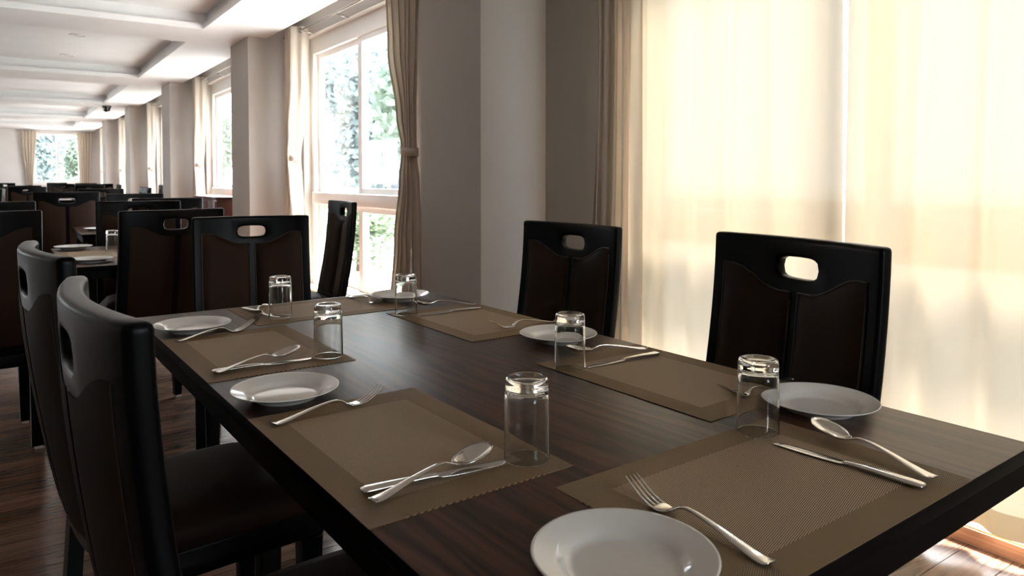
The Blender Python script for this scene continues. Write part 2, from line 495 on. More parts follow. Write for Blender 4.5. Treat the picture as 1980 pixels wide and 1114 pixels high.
r = empty('window_7', (0,0,0), kind='structure')
bm = bmesh.new()
y0, y1 = YF+.06, YF+.12
bar(bm, FX0, FX0+.05, y0, y1, FZ0, FZ1); bar(bm, FX1-.05, FX1, y0, y1, FZ0, FZ1)
bar(bm, FX0+.05, FX1-.05, y0, y1, FZ0, FZ0+.09); bar(bm, FX0+.05, FX1-.05, y0, y1, FZ1-.05, FZ1)
fin('window_frame', bm, M['frame'], r)
bbox('mullion', (1.0, 1.07, y0, y1, FZ0+.09, FZ1-.05), M['frame'], r)
for xa, xb in ((FX0+.05, 1.0), (1.07, FX1-.05)):
    bm = bmesh.new(); box(bm, xa, xb, y0+.03, y0+.034, FZ0+.09, FZ1-.05); fin('pane', bm, M['glass'], r)

r = empty('window_8', (0,0,0), kind='structure')  # unseen window added behind the camera for more daylight
y0, y1 = YN-.12, YN-.06
bm = bmesh.new()
for xa in (NX0, NX1-.06): bar(bm, xa, xa+.06, y0, y1, .9, 2.5)
bar(bm, NX0+.06, NX1-.06, y0, y1, .9, .97); bar(bm, NX0+.06, NX1-.06, y0, y1, 2.44, 2.5)
fin('window_frame', bm, M['frame'], r)
bm = bmesh.new(); box(bm, NX0+.06, NX1-.06, y0+.03, y0+.034, .97, 2.44); fin('pane', bm, M['glass'], r)
for k, c in enumerate(LEFT_ADDED):
    r = empty('window_%d' % (9+k), (0, c, 0), kind='structure')  # unseen left windows, added to brighten the far room
    bm = bmesh.new(); x0, x1 = XL-.14, XL-.08
    for ya in (-1.3, -.03, 1.24): bar(bm, x0, x1, ya, ya+.06, .9, 2.45)
    for ya, yb in ((-1.24, -.03), (.03, 1.24)): bar(bm, x0, x1, ya, yb, .9, .96); bar(bm, x0, x1, ya, yb, 2.39, 2.45)
    fin('window_frame', bm, M['frame'], r)
    for ya, yb in ((-1.24, -.03), (.03, 1.24)):
        bm = bmesh.new(); box(bm, x0+.03, x0+.034, ya, yb, .96, 2.39); fin('pane', bm, M['glass'], r)

# ------------------------------------------------------------------ curtains
def sheet(name, fn, nu, nv, parent, material):
    bm = bmesh.new()
    g = [[bm.verts.new(fn(i/nu, j/nv)) for i in range(nu+1)] for j in range(nv+1)]
    for j in range(nv):
        for i in range(nu): bm.faces.new((g[j][i], g[j][i+1], g[j+1][i+1], g[j+1][i]))
    me = bpy.data.meshes.new(name); bm.to_mesh(me); bm.free()
    return link(name, me, material, parent, smooth=True)

def eyelets(parent, pts, axis='x'):
    for p in pts:
        bm = bmesh.new()
        ring = []
        for i in range(16):
            a = 2*pi*i/16
            ring.append([])
            for k in range(6):
                b = 2*pi*k/6
                rr = .021 + .005*cos(b)
                ring[-1].append(bm.verts.new((.005*sin(b), rr*cos(a), rr*sin(a))))
        for i in range(16):
            for k in range(6):
                bm.faces.new((ring[i][k], ring[(i+1)%16][k], ring[(i+1)%16][(k+1)%6], ring[i][(k+1)%6]))
        o = fin('eyelet', bm, M['chrome'], parent, smooth=True); o.location = p

def smooth(a, b, t):
    t = max(0., min(1., (t-a)/(b-a))); return t*t*(3-2*t)

def lerp_tab(tab, z):
    for (z0, v0), (z1, v1) in zip(tab, tab[1:]):
        if z <= z1:
            t = (z-z0)/(z1-z0); t = t*t*(3-2*t)
            return v0+(v1-v0)*t
    return tab[-1][1]

ZTOP, ZBOT = 2.63, .075
ZB2 = ZBOT + .075
def tied_curtain(label, group, side, nf=5, deep=1.0):
    """gathered panel tied back at waist height; local y grows away from the window's jamb, origin on the floor at the jamb"""
    root = empty('curtain')
    tag(root, label, 'curtain', group)
    W = [(.07,.46), (.7,.36), (1.15,.24), (1.30,.17), (1.36,.165), (1.6,.24), (2.1,.40), (2.63,.46)]
    C = [(.07,.24), (.7,.20), (1.15,.16), (1.30,.15), (1.36,.15), (1.6,.18), (2.1,.235), (2.63,.25)]
    def fn(u, v):
        z = ZBOT + (ZTOP-ZBOT)*v
        w_ = lerp_tab(W, z); c = lerp_tab(C, z)
        amp = .035*(.55+.45*w_/.46)
        tight = 1-abs(z-1.33)/1.3
        ph = 2*pi*nf*u + .5*sin(3*z)*tight
        yy = c + (u-.5)*w_ + .012*sin(2*ph)
        xx = deep*amp*sin(ph) + .010*sin(7*u+2.2*z)
        if deep > 1:      # broad leading fold turned across the pocket
            k = smooth(.72, .97, u)
            b_ = smooth(.66, .74, u)
            xx = xx*(1-b_) + b_*(-.07 + .145*k + .008*sin(9*k+2*z)); yy = yy*(1-b_) + b_*(c + (.22+.20*k)*w_ + .006*sin(12*k))
        return (xx, side*yy, z)
    sheet('curtain_panel', fn, 100, 48, root, M['curtain'])
    bm = bmesh.new()
    ring0, ring1 = [], []
    for i in range(24):
        a = 2*pi*i/24
        for rr, zz in ((ring0, 1.305), (ring1, 1.365)):
            rr.append(bm.verts.new((.052*cos(a), side*(.15+.100*sin(a)), zz + .012*sin(a))))
    for i in range(24):
        j = (i+1) % 24; bm.faces.new((ring0[i], ring0[j], ring1[j], ring1[i]))
    tb = fin('tieback', bm, M['curtain'], root, smooth=True)
    s = tb.modifiers.new('thick', 'SOLIDIFY'); s.thickness = .006
    eyelets(root, [(-.0, side*(.25+(k+.5-3)/6*.44), 2.585) for k in range(6)])
    return root

XR = 2.10     # curtain plane
names = ['', 'second window from the near end', 'third window', 'fourth window', 'fifth window', 'sixth window']
gl = ['far', 'near']
near_lab = ['', 'tan tied curtain hanging beside the near column, its tieback showing clearly',
            'tied curtain tucked behind the second column, near edge of third window', 'tied curtain tucked behind the third column from the camera',
            'tied curtain tucked behind the fourth column from the camera', 'tied curtain tucked behind the fifth column from the camera']
far_lab = ['', 'bright cream tied curtain on the far side of the big uncovered window',
           'white glowing tied curtain left of the window above the red-brown sideboard', 'narrow glowing curtain between the third and fourth columns',
           'slim strip of bright curtain between the fourth and fifth columns', 'pale curtain at the last side window next to the far wall']
for i in range(1, 6):
    yc = BAYS[i]
    c = tied_curtain(far_lab[i], 'tied curtains along the window wall', -1, 3, 2.0); c.location = (XR, yc+HW+.16, 0)
    if i <= 2:
        c = tied_curtain(near_lab[i], 'tied curtains along the window wall', 1); c.location = (XR, yc-HW-.33, 0)

def rod(yc, half, label):
    r = empty('curtain_rod', (XR, yc, 2.585)); tag(r, label, 'curtain rod', 'curtain rods in the ceiling pocket')
    bm = bmesh.new(); tube(bm, [(0,-half,0),(0,half,0)], .0095, 12); fin('pole', bm, M['rod'], r, smooth=True)
    for s in (-1, 1):
        bm = bmesh.new(); bmesh.ops.create_uvsphere(bm, u_segments=12, v_segments=8, radius=.018); o = fin('finial', bm, M['rod'], r, smooth=True); o.location = (0, s*half, 0)
    for s in (-half*.62, 0, half*.62):
        bm = bmesh.new(); tube(bm, [(0,s,-.004),(.05,s,-.022),(.118,s,-.03)], .006, 8); fin('bracket', bm, M['rod'], r, smooth=True)
rl = ['curtain rod hidden above the closed cream curtains', 'thin curtain rod with brackets above the big uncovered window', 'curtain rod above the window over the sideboard',
      'curtain rod above the window between third and fourth columns', 'curtain rod above the window between fourth and fifth columns', 'curtain rod above the last side window by the far wall']
for i, b in enumerate(BAYS):
    if i: rod(b, 1.40, rl[i])

# closed pair over the near window
def closed_left():
    r = empty('curtain', (2.125, 0, 0)); tag(r, 'closed cream curtain panel with gathered orange-brown folds at its far edge', 'curtain', 'closed curtains over the near window')
    E0 = lambda z: -.846 + .026*smooth(.85, 2.6, z)
    def fn(u, v):
        z = ZB2 + (ZTOP-ZB2)*v
        e = E0(z)
        # u 0..0.45: broad folds, 0.45..1: stacked folds at the jamb
        if u < .5:
            t = u/.5
            y_ = e + (.14-e)*t
            ph = 2*pi*(t*4.2) + .35*sin(2*z+5*t)
            a = .014 + .008*sin(3.1*t+1)
            x_ = a*sin(ph) + .004*sin(2.3*ph+1.5*z)
            if t < .09: x_ += -.03*(1-t/.09)*(.6+.4*sin(2*z))
        else:
            t = (u-.5)/.5
            y_ = .14 + (.30 + .05*(1-smooth(.3,1.8,z)))*t + .012*sin(2*pi*t*9)
            ph = 2*pi*(t*5.5) + .25*sin(2.5*z)
            a = .020 + .022*smooth(0,.2,t)
            x_ = a*sin(ph) - .008*t
        return (x_, y_, z)
    sheet('curtain_panel', fn, 240, 40, r, M['curtain'])
    def hem(u, v):
        z = ZBOT + (ZB2-ZBOT)*v
        p = fn(u, (z-ZB2)/(ZTOP-ZB2)); return (p[0], p[1], z)
    sheet('hem', hem, 240, 3, r, M['hem'])
    eyelets(r, [(0, -.80+.15*k, 2.585) for k in range(8)])
def closed_right():
    r = empty('curtain', (2.125, 0, 0)); tag(r, 'closed pale cream curtain panel right of the narrow bright gap', 'curtain', 'closed curtains over the near window')
    def fn(u, v):
        z = ZB2 + (ZTOP-ZB2)*v
        e = -.853 - .012*smooth(.95, 2.6, z)
        t = u
        y_ = e + (-2.30-e)*t + .01*sin(2*pi*7*t)
        ph = 2*pi*(t*7.3) + .5*sin(1.7*z+3*t) + .6
        a = .015 + .008*sin(5*t+.6)
        x_ = a*sin(ph) + .003*sin(2.2*ph+z)
        if t < .06: x_ += -.035*(1-t/.06)
        return (x_, y_, z)
    sheet('curtain_panel', fn, 240, 40, r, M['curtain'])
    def hem(u, v):
        z = ZBOT + (ZB2-ZBOT)*v
        p = fn(u, (z-ZB2)/(ZTOP-ZB2)); return (p[0], p[1], z)
    sheet('hem', hem, 240, 3, r, M['hem'])
    eyelets(r, [(0, -.92-.18*k, 2.585) for k in range(8)])
closed_left(); closed_right()

# far wall curtains
def far_curtain(xc, w0, w1, label):
    r = empty('curtain', (xc, YF-.09, 0)); tag(r, label, 'curtain', 'curtains on the far wall')
    def fn(u, v):
        z = ZBOT + (2.56-ZBOT)*v
        w_ = w1 + (w0-w1)*smooth(1.0, 2.5, z)
        return ((u-.5)*w_ + (.0), .03*sin(2*pi*5*u), z)
    sheet('curtain_panel', fn, 50, 16, r, M['curtain'])
    bm = bmesh.new(); tube(bm, [(-.3,0,2.545),(.3,0,2.545)], .01, 8); fin('rod', bm, M['rod'], r, smooth=True)
far_curtain(.30, .42, .20, 'left curtain of the window in the far wall')
far_curtain(1.74, .40, .28, 'right curtain of the window in the far wall')

# ------------------------------------------------------------------ ceiling fittings
def downlight(x, y, label):
    r = empty('downlight', (x, y, ZT-.02)); tag(r, label, 'downlight', 'downlights in the coffers')
    lathe('trim_ring', [(.062,0),(.085,0),(.087,-.004),(.08,-.008),(.062,-.006)], M['lamp'], r, 24, closed=True)
    lathe('lens', [(0,-.002),(.062,-.002),(.062,-.0005)], M['linen'], r, 24)
downlight(.42, 7.36, 'unlit round downlight in the second coffer, nearer one')
downlight(.42, 9.0, 'unlit round downlight in the second coffer, farther one')
r = empty('security_camera', (1.42, 14.45, ZC)); tag(r, 'small black dome camera hanging under the ceiling beam', 'security camera')
lathe('mount', [(0,0),(.085,0),(.088,-.03),(.07,-.045),(0,-.045)], M['plastic'], r, 24)
lathe('dome', [(.068,-.045),(.066,-.075),(.05,-.105),(.025,-.12),(0,-.124)], M['plastic'], r, 24)

# ------------------------------------------------------------------ table frame helpers
DL = .0217
cd, sd = cos(DL), sin(DL)
def T(x, y): return (x*cd - y*sd, x*sd + y*cd)

# ------------------------------------------------------------------ dining tables
def dining_table(name, W, D, label, loc, rz, h=.75, group=None, legs=None):
    """origin on the floor at the table's centre"""
    t = empty('dining_table', (*loc, 0), rz); tag(t, label, 'table', group)
    bm = bmesh.new(); box(bm, -W/2, W/2, -D/2, D/2, h-.022, h); bevel(bm, .0025, 2)
    tt = fin('tabletop', bm, M['table'], t, angle=40)
    tt.data.materials.append(M['table_edge'])
    for p in tt.data.polygons: p.material_index = 0 if p.normal.z > .9 else 1
    bm = bmesh.new()
    i = .004; th = .022
    z0, z1 = h-.058, h-.022
    box(bm, -W/2+i, W/2-i, -D/2+i, -D/2+i+th, z0, z1); box(bm, -W/2+i, W/2-i, D/2-i-th, D/2-i, z0, z1)
    box(bm, -W/2+i, -W/2+i+th, -D/2+i+th, D/2-i-th, z0, z1); box(bm, W/2-i-th, W/2-i, -D/2+i+th, D/2-i-th, z0, z1)
    fin('apron', bm, M['table_edge'], t)
    lx, iy = legs or (W/2-.065, .06)
    for sx in (-1, 1):
        for sy in (-1, 1):
            q = .07; cx, cy = sx*lx, sy*(D/2-iy)
            bm = bmesh.new(); box(bm, cx-q/2, cx+q/2, cy-q/2, cy+q/2, 0, h-.022)
            for v in bm.verts:
                if v.co.z < .01: v.co.x = cx+(v.co.x-cx)*.8; v.co.y = cy+(v.co.y-cy)*.8
            bevel(bm, .004, 1)
            fin('leg', bm, M['table_edge'], t, angle=40)
    return t
TW, TD = .8985, 1.850
c0 = T(TW/2, -TD/2)
dining_table('main', TW, TD, 'long dark walnut table laid for six in the foreground', c0, DL, legs=(.15, .20))

# ------------------------------------------------------------------ chairs
HWC = .2325
def back_y(x, z):
    zz = max(0., 1.0-z)
    return .070*(zz/.54)**1.7 - .030*(1-(x/HWC)**2)
def low_y(z): # legs under the slab
    return back_y(HWC, .42) - .03*(.42-z)/.42

def slab_mesh():
    """back frame: side stiles, top rail with a slot, centre strip; curved in plan and in profile"""
    bm = bmesh.new()
    xs = [-HWC, -.195, -.165, -.13, -.09, -.06, -.03, 0, .03, .06, .09, .13, .165, .195, HWC]
    zs = [.40, .47, .54, .61, .68, .75, .80, .845, .883, .910, .935, .960, .987, 1.0]
    # block around the slot: x -.09...09, z .883...987
    ia, ib = xs.index(-.09), xs.index(.09); ja, jb = zs.index(.883), zs.index(.987)
    V = {}
    def vert(i, j, s):
        if (i,j,s) not in V: V[(i,j,s)] = bm.verts.new((xs[i], s, zs[j]))
        return V[(i,j,s)]
    TH = .032
    for s in (0.0, TH):
        for j in range(len(zs)-1):
            for i in range(len(xs)-1):
                if ia <= i < ib and ja <= j < jb: continue
                bm.faces.new([vert(i,j,s), vert(i+1,j,s), vert(i+1,j+1,s), vert(i,j+1,s)])
    per = [(i,ja) for i in range(ia, ib)] + [(ib,j) for j in range(ja, jb)] + [(i,jb) for i in range(ib, ia, -1)] + [(ia,j) for j in range(jb, ja, -1)]
    cx, cz = 0., .935
    hw_, hh = .057, .0235
    def stad(px, pz):
        # nearest matching point on a stadium, by direction in a stretched frame
        a = math.atan2((pz-cz)/.052, (px-cx)/.09)
        c, s_ = cos(a), sin(a)
        e = .6
        return (hw_*math.copysign(abs(c)**e, c), cz + hh*math.copysign(abs(s_)**e, s_))
    hole = {}
    for s in (0.0, TH):
        hole[s] = []
        for (i, j) in per:
            x_, z_ = stad(xs[i], zs[j]); hole[s].append(bm.verts.new((x_, s, z_)))
        n = len(per)
        for k in range(n):
            a, b2 = per[k], per[(k+1)%n]
            bm.faces.new([vert(*a, s), vert(*b2, s), hole[s][(k+1)%n], hole[s][k]])
    n = len(per)
    for k in range(n):
        bm.faces.new([hole[0.0][k], hole[0.0][(k+1)%n], hole[TH][(k+1)%n], hole[TH][k]])
    I, J = len(xs)-1, len(zs)-1
    rim = [(i,0) for i in range(I)] + [(I,j) for j in range(J)] + [(i,J) for i in range(I,0,-1)] + [(0,j) for j in range(J,0,-1)]
    for k in range(len(rim)):
        a, b2 = rim[k], rim[(k+1)%len(rim)]
        bm.faces.new([vert(*a,0.0), vert(*b2,0.0), vert(*b2,TH), vert(*a,TH)])
    bmesh.ops.recalc_face_normals(bm, faces=bm.faces)
    sharp = [e for e in bm.edges if len(e.link_faces) == 2 and e.calc_face_angle(0) > radians(60)]
    bmesh.ops.bevel(bm, geom=sharp, offset=.009, segments=3, affect='EDGES', profile=.5, clamp_overlap=True)
    for v in bm.verts:
        v.co.y = back_y(v.co.x, v.co.z) - TH + v.co.y
    return bm

def panel_grid(side, front, inflate, nu=10, nv=16, shrink=0.0):
    """padded panel of one half; wavy top like the photo"""
    x0, x1 = .0115+shrink, .198-shrink
    if not front: x0, x1 = .0125, .195
    zb = .445
    def top(x):
        t = (x-.0115)/(.198-.0115)
        return .883 + .048*smooth(.18, .88, t) - shrink
    bm = bmesh.new()
    def pt(u, v):
        x = x0+(x1-x0)*u
        z = zb + (top(x)-zb)*v
        su, sv = 2*u-1, 2*v-1
        h = inflate*(1-abs(su)**5)*(1-abs(sv)**14) + .0015
        y = back_y(side*x, z)
        y = y + h if front else y - .032 - h
        return (side*x, y, z)
    g_ = [[bm.verts.new(pt(i/nu, j/nv)) for i in range(nu+1)] for j in range(nv+1)]
    for j in range(nv):
        for i in range(nu): bm.faces.new((g_[j][i], g_[j][i+1], g_[j+1][i+1], g_[j+1][i]))
    # skirt so that the pad has depth
    rim = [(0,i) for i in range(nu)] + [(j,nu) for j in range(nv)] + [(nv,i) for i in range(nu,0,-1)] + [(j,0) for j in range(nv,0,-1)]
    low = []
    for j, i in rim:
        p = g_[j][i].co
        low.append(bm.verts.new((p.x, p.y + (-.004 if front else .004), p.z)))
    for k in range(len(rim)):
        k2 = (k+1) % len(rim)
        bm.faces.new((g_[rim[k][0]][rim[k][1]], g_[rim[k2][0]][rim[k2][1]], low[k2], low[k]))
    outline = [Vector(g_[j][i].co) for j, i in rim]
    return bm, outline

def make_chair():
    t = empty('dining_chair')
    fin('back_frame', slab_mesh(), M['black'], t, angle=50)
    for s in (-1, 1):
        bm, ol = panel_grid(s, True, .016)
        pn = fin('back_panel', bm, M['brown'], t, angle=60)
        bm = bmesh.new(); tube(bm, ol + [ol[0]], .0028, 6, cap=False)
        fin('piping', bm, M['piping'], pn, smooth=True)
        bm, ol = panel_grid(s, False, .003)
        fin('rear_panel', bm, M['brown'], t, angle=60)
    # seat cushion
    bm = bmesh.new()
    nx, ny = 12, 12
    yb, yf, hx = .075, .475, .222
    def sp(u, v, lev):
        x = (u-.5)*2*hx*(1-.0*v); y = yb+(yf-yb)*v
        e = (1-abs(2*u-1)**6)*(1-abs(2*v-1)**6)
        return (x, y, .405 + (.052*e**.45 + .012*e*(1-(2*u-1)**2*.5) if lev else 0))
    gt = [[bm.verts.new(sp(i/nx, j/ny, 1)) for i in range(nx+1)] for j in range(ny+1)]
    for j in range(ny):
        for i in range(nx): bm.faces.new((gt[j][i], gt[j][i+1], gt[j+1][i+1], gt[j+1][i]))
    rim = [(0,i) for i in range(nx)] + [(j,nx) for j in range(ny)] + [(ny,i) for i in range(nx,0,-1)] + [(j,0) for j in range(ny,0,-1)]
    bm.faces.new([gt[j][i] for j, i in reversed(rim)])
    fin('seat', bm, M['brown'], t, smooth=True)
    bbox('seat_rail', (-.222, .222, .060, .47, .345, .405), M['black'], t, .006)
    for s in (-1, 1):
        # rear leg continues the stile
        bm = bmesh.new()
        pr = []
        for z in (.41, .30, .15, .012):
            y1 = low_y(z); y0 = y1-.032
            x0, x1 = s*(HWC-.048), s*HWC
            pr.append([bm.verts.new(p) for p in ((x0,y0,z),(x1,y0,z),(x1,y1,z),(x0,y1,z))])
        for a, b2 in zip(pr, pr[1:]):
            for k in range(4): bm.faces.new((a[k], a[(k+1)%4], b2[(k+1)%4], b2[k]))
        bm.faces.new(pr[0]); bm.faces.new(list(reversed(pr[-1])))
        lg = fin('leg', bm, M['black'], t)
        bbox('glide', (s*(HWC-.024)-.014, s*(HWC-.024)+.014, low_y(0)-.032, low_y(0)-.004, 0, .012), M['lamp'], lg, .002, 1)
        bm = bmesh.new(); box(bm, s*.198-.024, s*.198+.024, .42, .468, .012, .345)
        for v in bm.verts:
            if v.co.z < .1: v.co.x = s*.198+(v.co.x-s*.198)*.75; v.co.y = .444+(v.co.y-.444)*.75
        bevel(bm, .003, 1)
        lg = fin('leg', bm, M['black'], t, angle=40)
        bbox('glide', (s*.198-.013, s*.198+.013, .431, .457, 0, .012), M['lamp'], lg, .002, 1)
    return t

proto = make_chair()
used = [False]
def chair(x, y, face, label, zs=1.0, table_frame=False, group='dining chairs'):
    """x, y: middle of the top rail's front edge; face: heading in degrees, 0 = away from the camera along the room"""
    if table_frame:
        x, y = T(x, y); face = face + math.degrees(DL)
    o = proto if not used[0] else copy_tree(proto)
    used[0] = True
    o.location = (x, y, 0); o.rotation_euler = (0, 0, radians(face)); o.scale = (1, 1, zs)
    tag(o, label, 'chair', group)
    return o
def ang(fx, fy): return math.degrees(math.atan2(-fx, fy))

G1 = 'chairs around the foreground table'
chair(-.200, -1.180, ang(1, .03), 'black high-backed chair nearest the camera, seen from behind at the left', .99, True, G1)
chair(-.219, -.52, ang(1, .07), 'black high-backed chair behind the nearest one, along the table\'s aisle side', 1.0, True, G1)
chair(1.052, -1.342, ang(-.458, .095), 'black slotted chair in front of the closed cream curtains', 1.01, True, G1)
chair(1.232, -.405, ang(-.46, -.012), 'black slotted chair in front of the pale column and orange curtain folds', .988, True, G1)
chair(.575, .84, ang(-.075, -.45), 'black chair with brown padded panels at the far head of the foreground table', .98, True, G1)
G2 = 'chairs around the farther tables'
chair(.36, 1.335, ang(-.09, .45), 'black chair turned away, standing back to back behind the far head chair', .998, True, G2)
chair(1.33, 1.85, ang(-.997, .073), 'dark chair silhouetted in front of the big uncovered window', 1.005, False, G2)
chair(-.40, 1.33, 4, 'dark chair cut by the picture\'s left edge, greyish back panel facing us', 1.008, False, G2)
chair(-.37, 3.08, 3, 'chair back whose top rail shows just above the leftmost chair', 1.0, False, G2)
chair(.38, 2.68, 176, 'chair at the far end of the second table, rail above the slotted chair', 1.0, False, G2)
chair(.66, 3.40, 2, 'chair at the near end of the third table, black rail seen over others', 1.0, False, G2)
chair(.12, 4.63, -2, 'chair with light tan panels beyond the third table\'s corner', 1.03, False, G2)
chair(.68, 5.10, 178, 'chair at the far end of the third table', 1.0, False, G2)
rest = [(-.03, 10.2, 0), (-.02, 12.3, 180), (-.35, 8.0, 90), (.62, 7.35, -2), (1.22, 8.27, 90), (1.24, 8.76, 90), (2.0, 11.95, 92),
        (.75, 16.5, 178), (1.35, 18.4, 181), (1.50, 13.6, 90), (1.45, 16.0, 178), (.86, 20.8, 180), (.10, 13.3, -90), (.95, 12.65, 2), (-.55, 16.0, 0), (-.30, 20.5, 180), (1.1, 14.7, 178)]
rl = ['small dark chair far back by the left edge, near the fifth table', 'distant dark chair before the far wall\'s left curtain', 'distant chair turned sideways at the left of the fifth table',
      'dark chair at the near end of the sixth table, middle distance', 'sideways chair at the right of the sixth table, nearer one', 'sideways chair at the right of the sixth table, farther one',
      'little dark chair standing against the third column', 'far chair facing us below the far window\'s centre', 'far chair facing us under the far window\'s right pane',
      'sideways far chair below the fourth column', 'far chair facing us left of the fifth column', 'farthest chair right before the far window', 'far chair at the aisle side of the seventh table',
      'far chair at the near end of the seventh table', 'far chair near the left edge with its back to us', 'farthest chair at the left edge, facing us', 'far chair at the far end of the seventh table, facing us']
for (x, y, f), l in zip(rest, rl): chair(x, y, f, l, 1.02, False, 'distant chairs at the back of the room')

# ------------------------------------------------------------------ tableware
# plate
plate_prof = [(0,.0035),(.050,.0035),(.056,.0042),(.060,.0068),(.064,.0105),(.070,.0130),(.080,.0165),(.0895,.0195),(.0920,.0205),(.0930,.0198),(.0925,.0188),
              (.0885,.0172),(.078,.0138),(.068,.0103),(.062,.0070),(.058,.0030),(.0555,.0),(.052,.0),(.0500,.0020),(0,.0020)]
def make_plate():
    o = lathe('dinner_plate', plate_prof, M['china'], None, 64)
    return o
def make_glass():
    prof = [(.03005,.0003),(.0303,0),(.0311,0),(.03155,.0003),(.0316,.0010),(.0316,.0022),(.03145,.02),(.0310,.05),(.0304,.085),(.0300,.0995),(.0297,.1075),(.0288,.1115),(.0268,.1135),(.0225,.1130),(.017,.1108),(.008,.1098),(0,.1096),
            ]
    inner = [(0,.0955),(.012,.0958),(.0195,.0968),(.0248,.0955),(.0275,.0905),(.0286,.083),(.0293,.05),(.0298,.02),(.02995,.0022),(.02998,.0010)]
    return lathe('water_glass', prof + inner, M['tumbler'], None, 56, closed=True)

def ribbon(bm, secs, n=16):
    """secs: (x, halfwidth, z, halfthickness); rounded cross-section, smoothed along its length"""
    fine = []
    for i in range(len(secs)-1):
        p0, p1, p2, p3 = secs[max(i-1,0)], secs[i], secs[i+1], secs[min(i+2,len(secs)-1)]
        h = p2[0]-p1[0]
        for k in range(3):
            t = k/3; row = [p1[0]+h*t]
            for c in (1, 2, 3):
                m1 = (p2[c]-p0[c])/max(p2[0]-p0[0],1e-6)*h; m2 = (p3[c]-p1[c])/max(p3[0]-p1[0],1e-6)*h
                if i == 0: m1 = p2[c]-p1[c]
                v = (2*t**3-3*t*t+1)*p1[c] + (t**3-2*t*t+t)*m1 + (3*t*t-2*t**3)*p2[c] + (t**3-t*t)*m2
                row.append(max(v, min(p1[c], p2[c])*.9))
            fine.append(row)
    secs = fine + [secs[-1]]
    rings = []
    for x, hwid, z, ht in secs:
        ring = []
        for k in range(n):
            a = 2*pi*k/n
            c, s_ = cos(a), sin(a)
            ring.append(bm.verts.new((x, hwid*math.copysign(abs(c)**.85, c), z + ht*math.copysign(abs(s_)**.9, s_))))
        rings.append(ring)
    for a, b2 in zip(rings, rings[1:]):
        for k in range(n): bm.faces.new((a[k], a[(k+1)%n], b2[(k+1)%n], b2[k]))
    bm.faces.new(list(reversed(rings[0]))); bm.faces.new(rings[-1])

HANDLE = [(0,.0045,.0050,.0008),(.0015,.0082,.0042,.0013),(.006,.0094,.0030,.0015),(.018,.0088,.0032,.0016),(.040,.0070,.0070,.0016),(.070,.0048,.0125,.0016),(.098,.0034,.0160,.0017),(.112,.0029,.0160,.0018)]
def make_fork():
    t = empty('table_fork')
    bm = bmesh.new()
    ribbon(bm, HANDLE + [(.122,.0030,.0135,.0017),(.130,.0045,.0085,.0014),(.137,.0085,.0048,.0011),(.145,.0110,.0032,.0010),(.152,.0119,.0029,.0010),(.1575,.0120,.0032,.0010)])
    fin('handle', bm, M['steel'], t, smooth=True)
    for k in range(4):
        bm = bmesh.new(); yk = (k-1.5)*.0064
        ribbon(bm, [(.155,.00235,.0030,.0010),(.162,.0021,.0038,.0010),(.172,.0019,.0068,.0010),(.184,.0016,.0125,.0009),(.196,.0012,.0200,.0008),(.202,.0006,.0242,.0005)], 8)
        for v in bm.verts: v.co.y += yk*(1-.06*max(0,(v.co.x-.16)/.04))
        fin('tine', bm, M['steel'], t, smooth=True)
    return t
def make_spoon(lift=0.0):
    t = empty('table_spoon')
    bm = bmesh.new()
    ribbon(bm, HANDLE + [(.120,.0030,.0145,.0017),(.127,.0036,.0115,.0015),(.134,.0060,.0098,.0012),(.138,.0085,.0095,.0010)])
    fin('handle', bm, M['steel'], t, smooth=True)
    bm = bmesh.new()
    nr, na = 8, 28
    x0, x1, wmax = .131, .196, .0205
    def P(r_, a, off):
        xc, hl = (x0+x1)/2, (x1-x0)/2
        ex = cos(a); ey = sin(a)
        wid = wmax*(1 + .12*ex)          # egg shape, wider towards the tip
        x = xc + hl*r_*ex; y = wid*r_*ey
        base = .0095 + .0115*((x-x0)/(x1-x0))**1.2
        z = base - .0090*(1-r_**2.2) + off
        return (x, y, z)
    for off in (.0007, -.0007):
        c = bm.verts.new(P(0,0,off)); rings = [[c]]
        for i in range(1, nr+1): rings.append([bm.verts.new(P(i/nr, 2*pi*k/na, off)) for k in range(na)])
        for k in range(na): bm.faces.new((c, rings[1][k], rings[1][(k+1)%na]))
        for i in range(1, nr):
            for k in range(na): bm.faces.new((rings[i][k], rings[i+1][k], rings[i+1][(k+1)%na], rings[i][(k+1)%na]))
        if off > 0: top = rings[-1]
        else:
            for k in range(na): bm.faces.new((top[k], rings[-1][k], rings[-1][(k+1)%na], top[(k+1)%na]))
    fin('bowl', bm, M['steel'], t, smooth=True)
    return t
def make_knife():
    t = empty('table_knife')
    bm = bmesh.new()
    ribbon(bm, [(0,.0040,.0042,.0012),(.002,.0078,.0042,.0026),(.008,.0092,.0042,.0036),(.030,.0085,.0044,.0037),(.060,.0068,.0046,.0034),(.085,.0058,.0046,.0030),(.098,.0056,.0042,.0026),(.102,.0062,.0040,.0024)])
    fin('handle', bm, M['steel'], t, smooth=True)
    bm = bmesh.new()
    ribbon(bm, [(.100,.0064,.0036,.0014),(.106,.0080,.0030,.0011),(.125,.0090,.0024,.0009),(.160,.0092,.0020,.0008),(.185,.0082,.0018,.0007),(.197,.0060,.0017,.0006),(.203,.0025,.0017,.0005)])
    for v in bm.verts:
        if v.co.x > .18: v.co.y += .0035*((v.co.x-.18)/.023)**2
    fin('blade', bm, M['steel'], t, smooth=True)
    return t

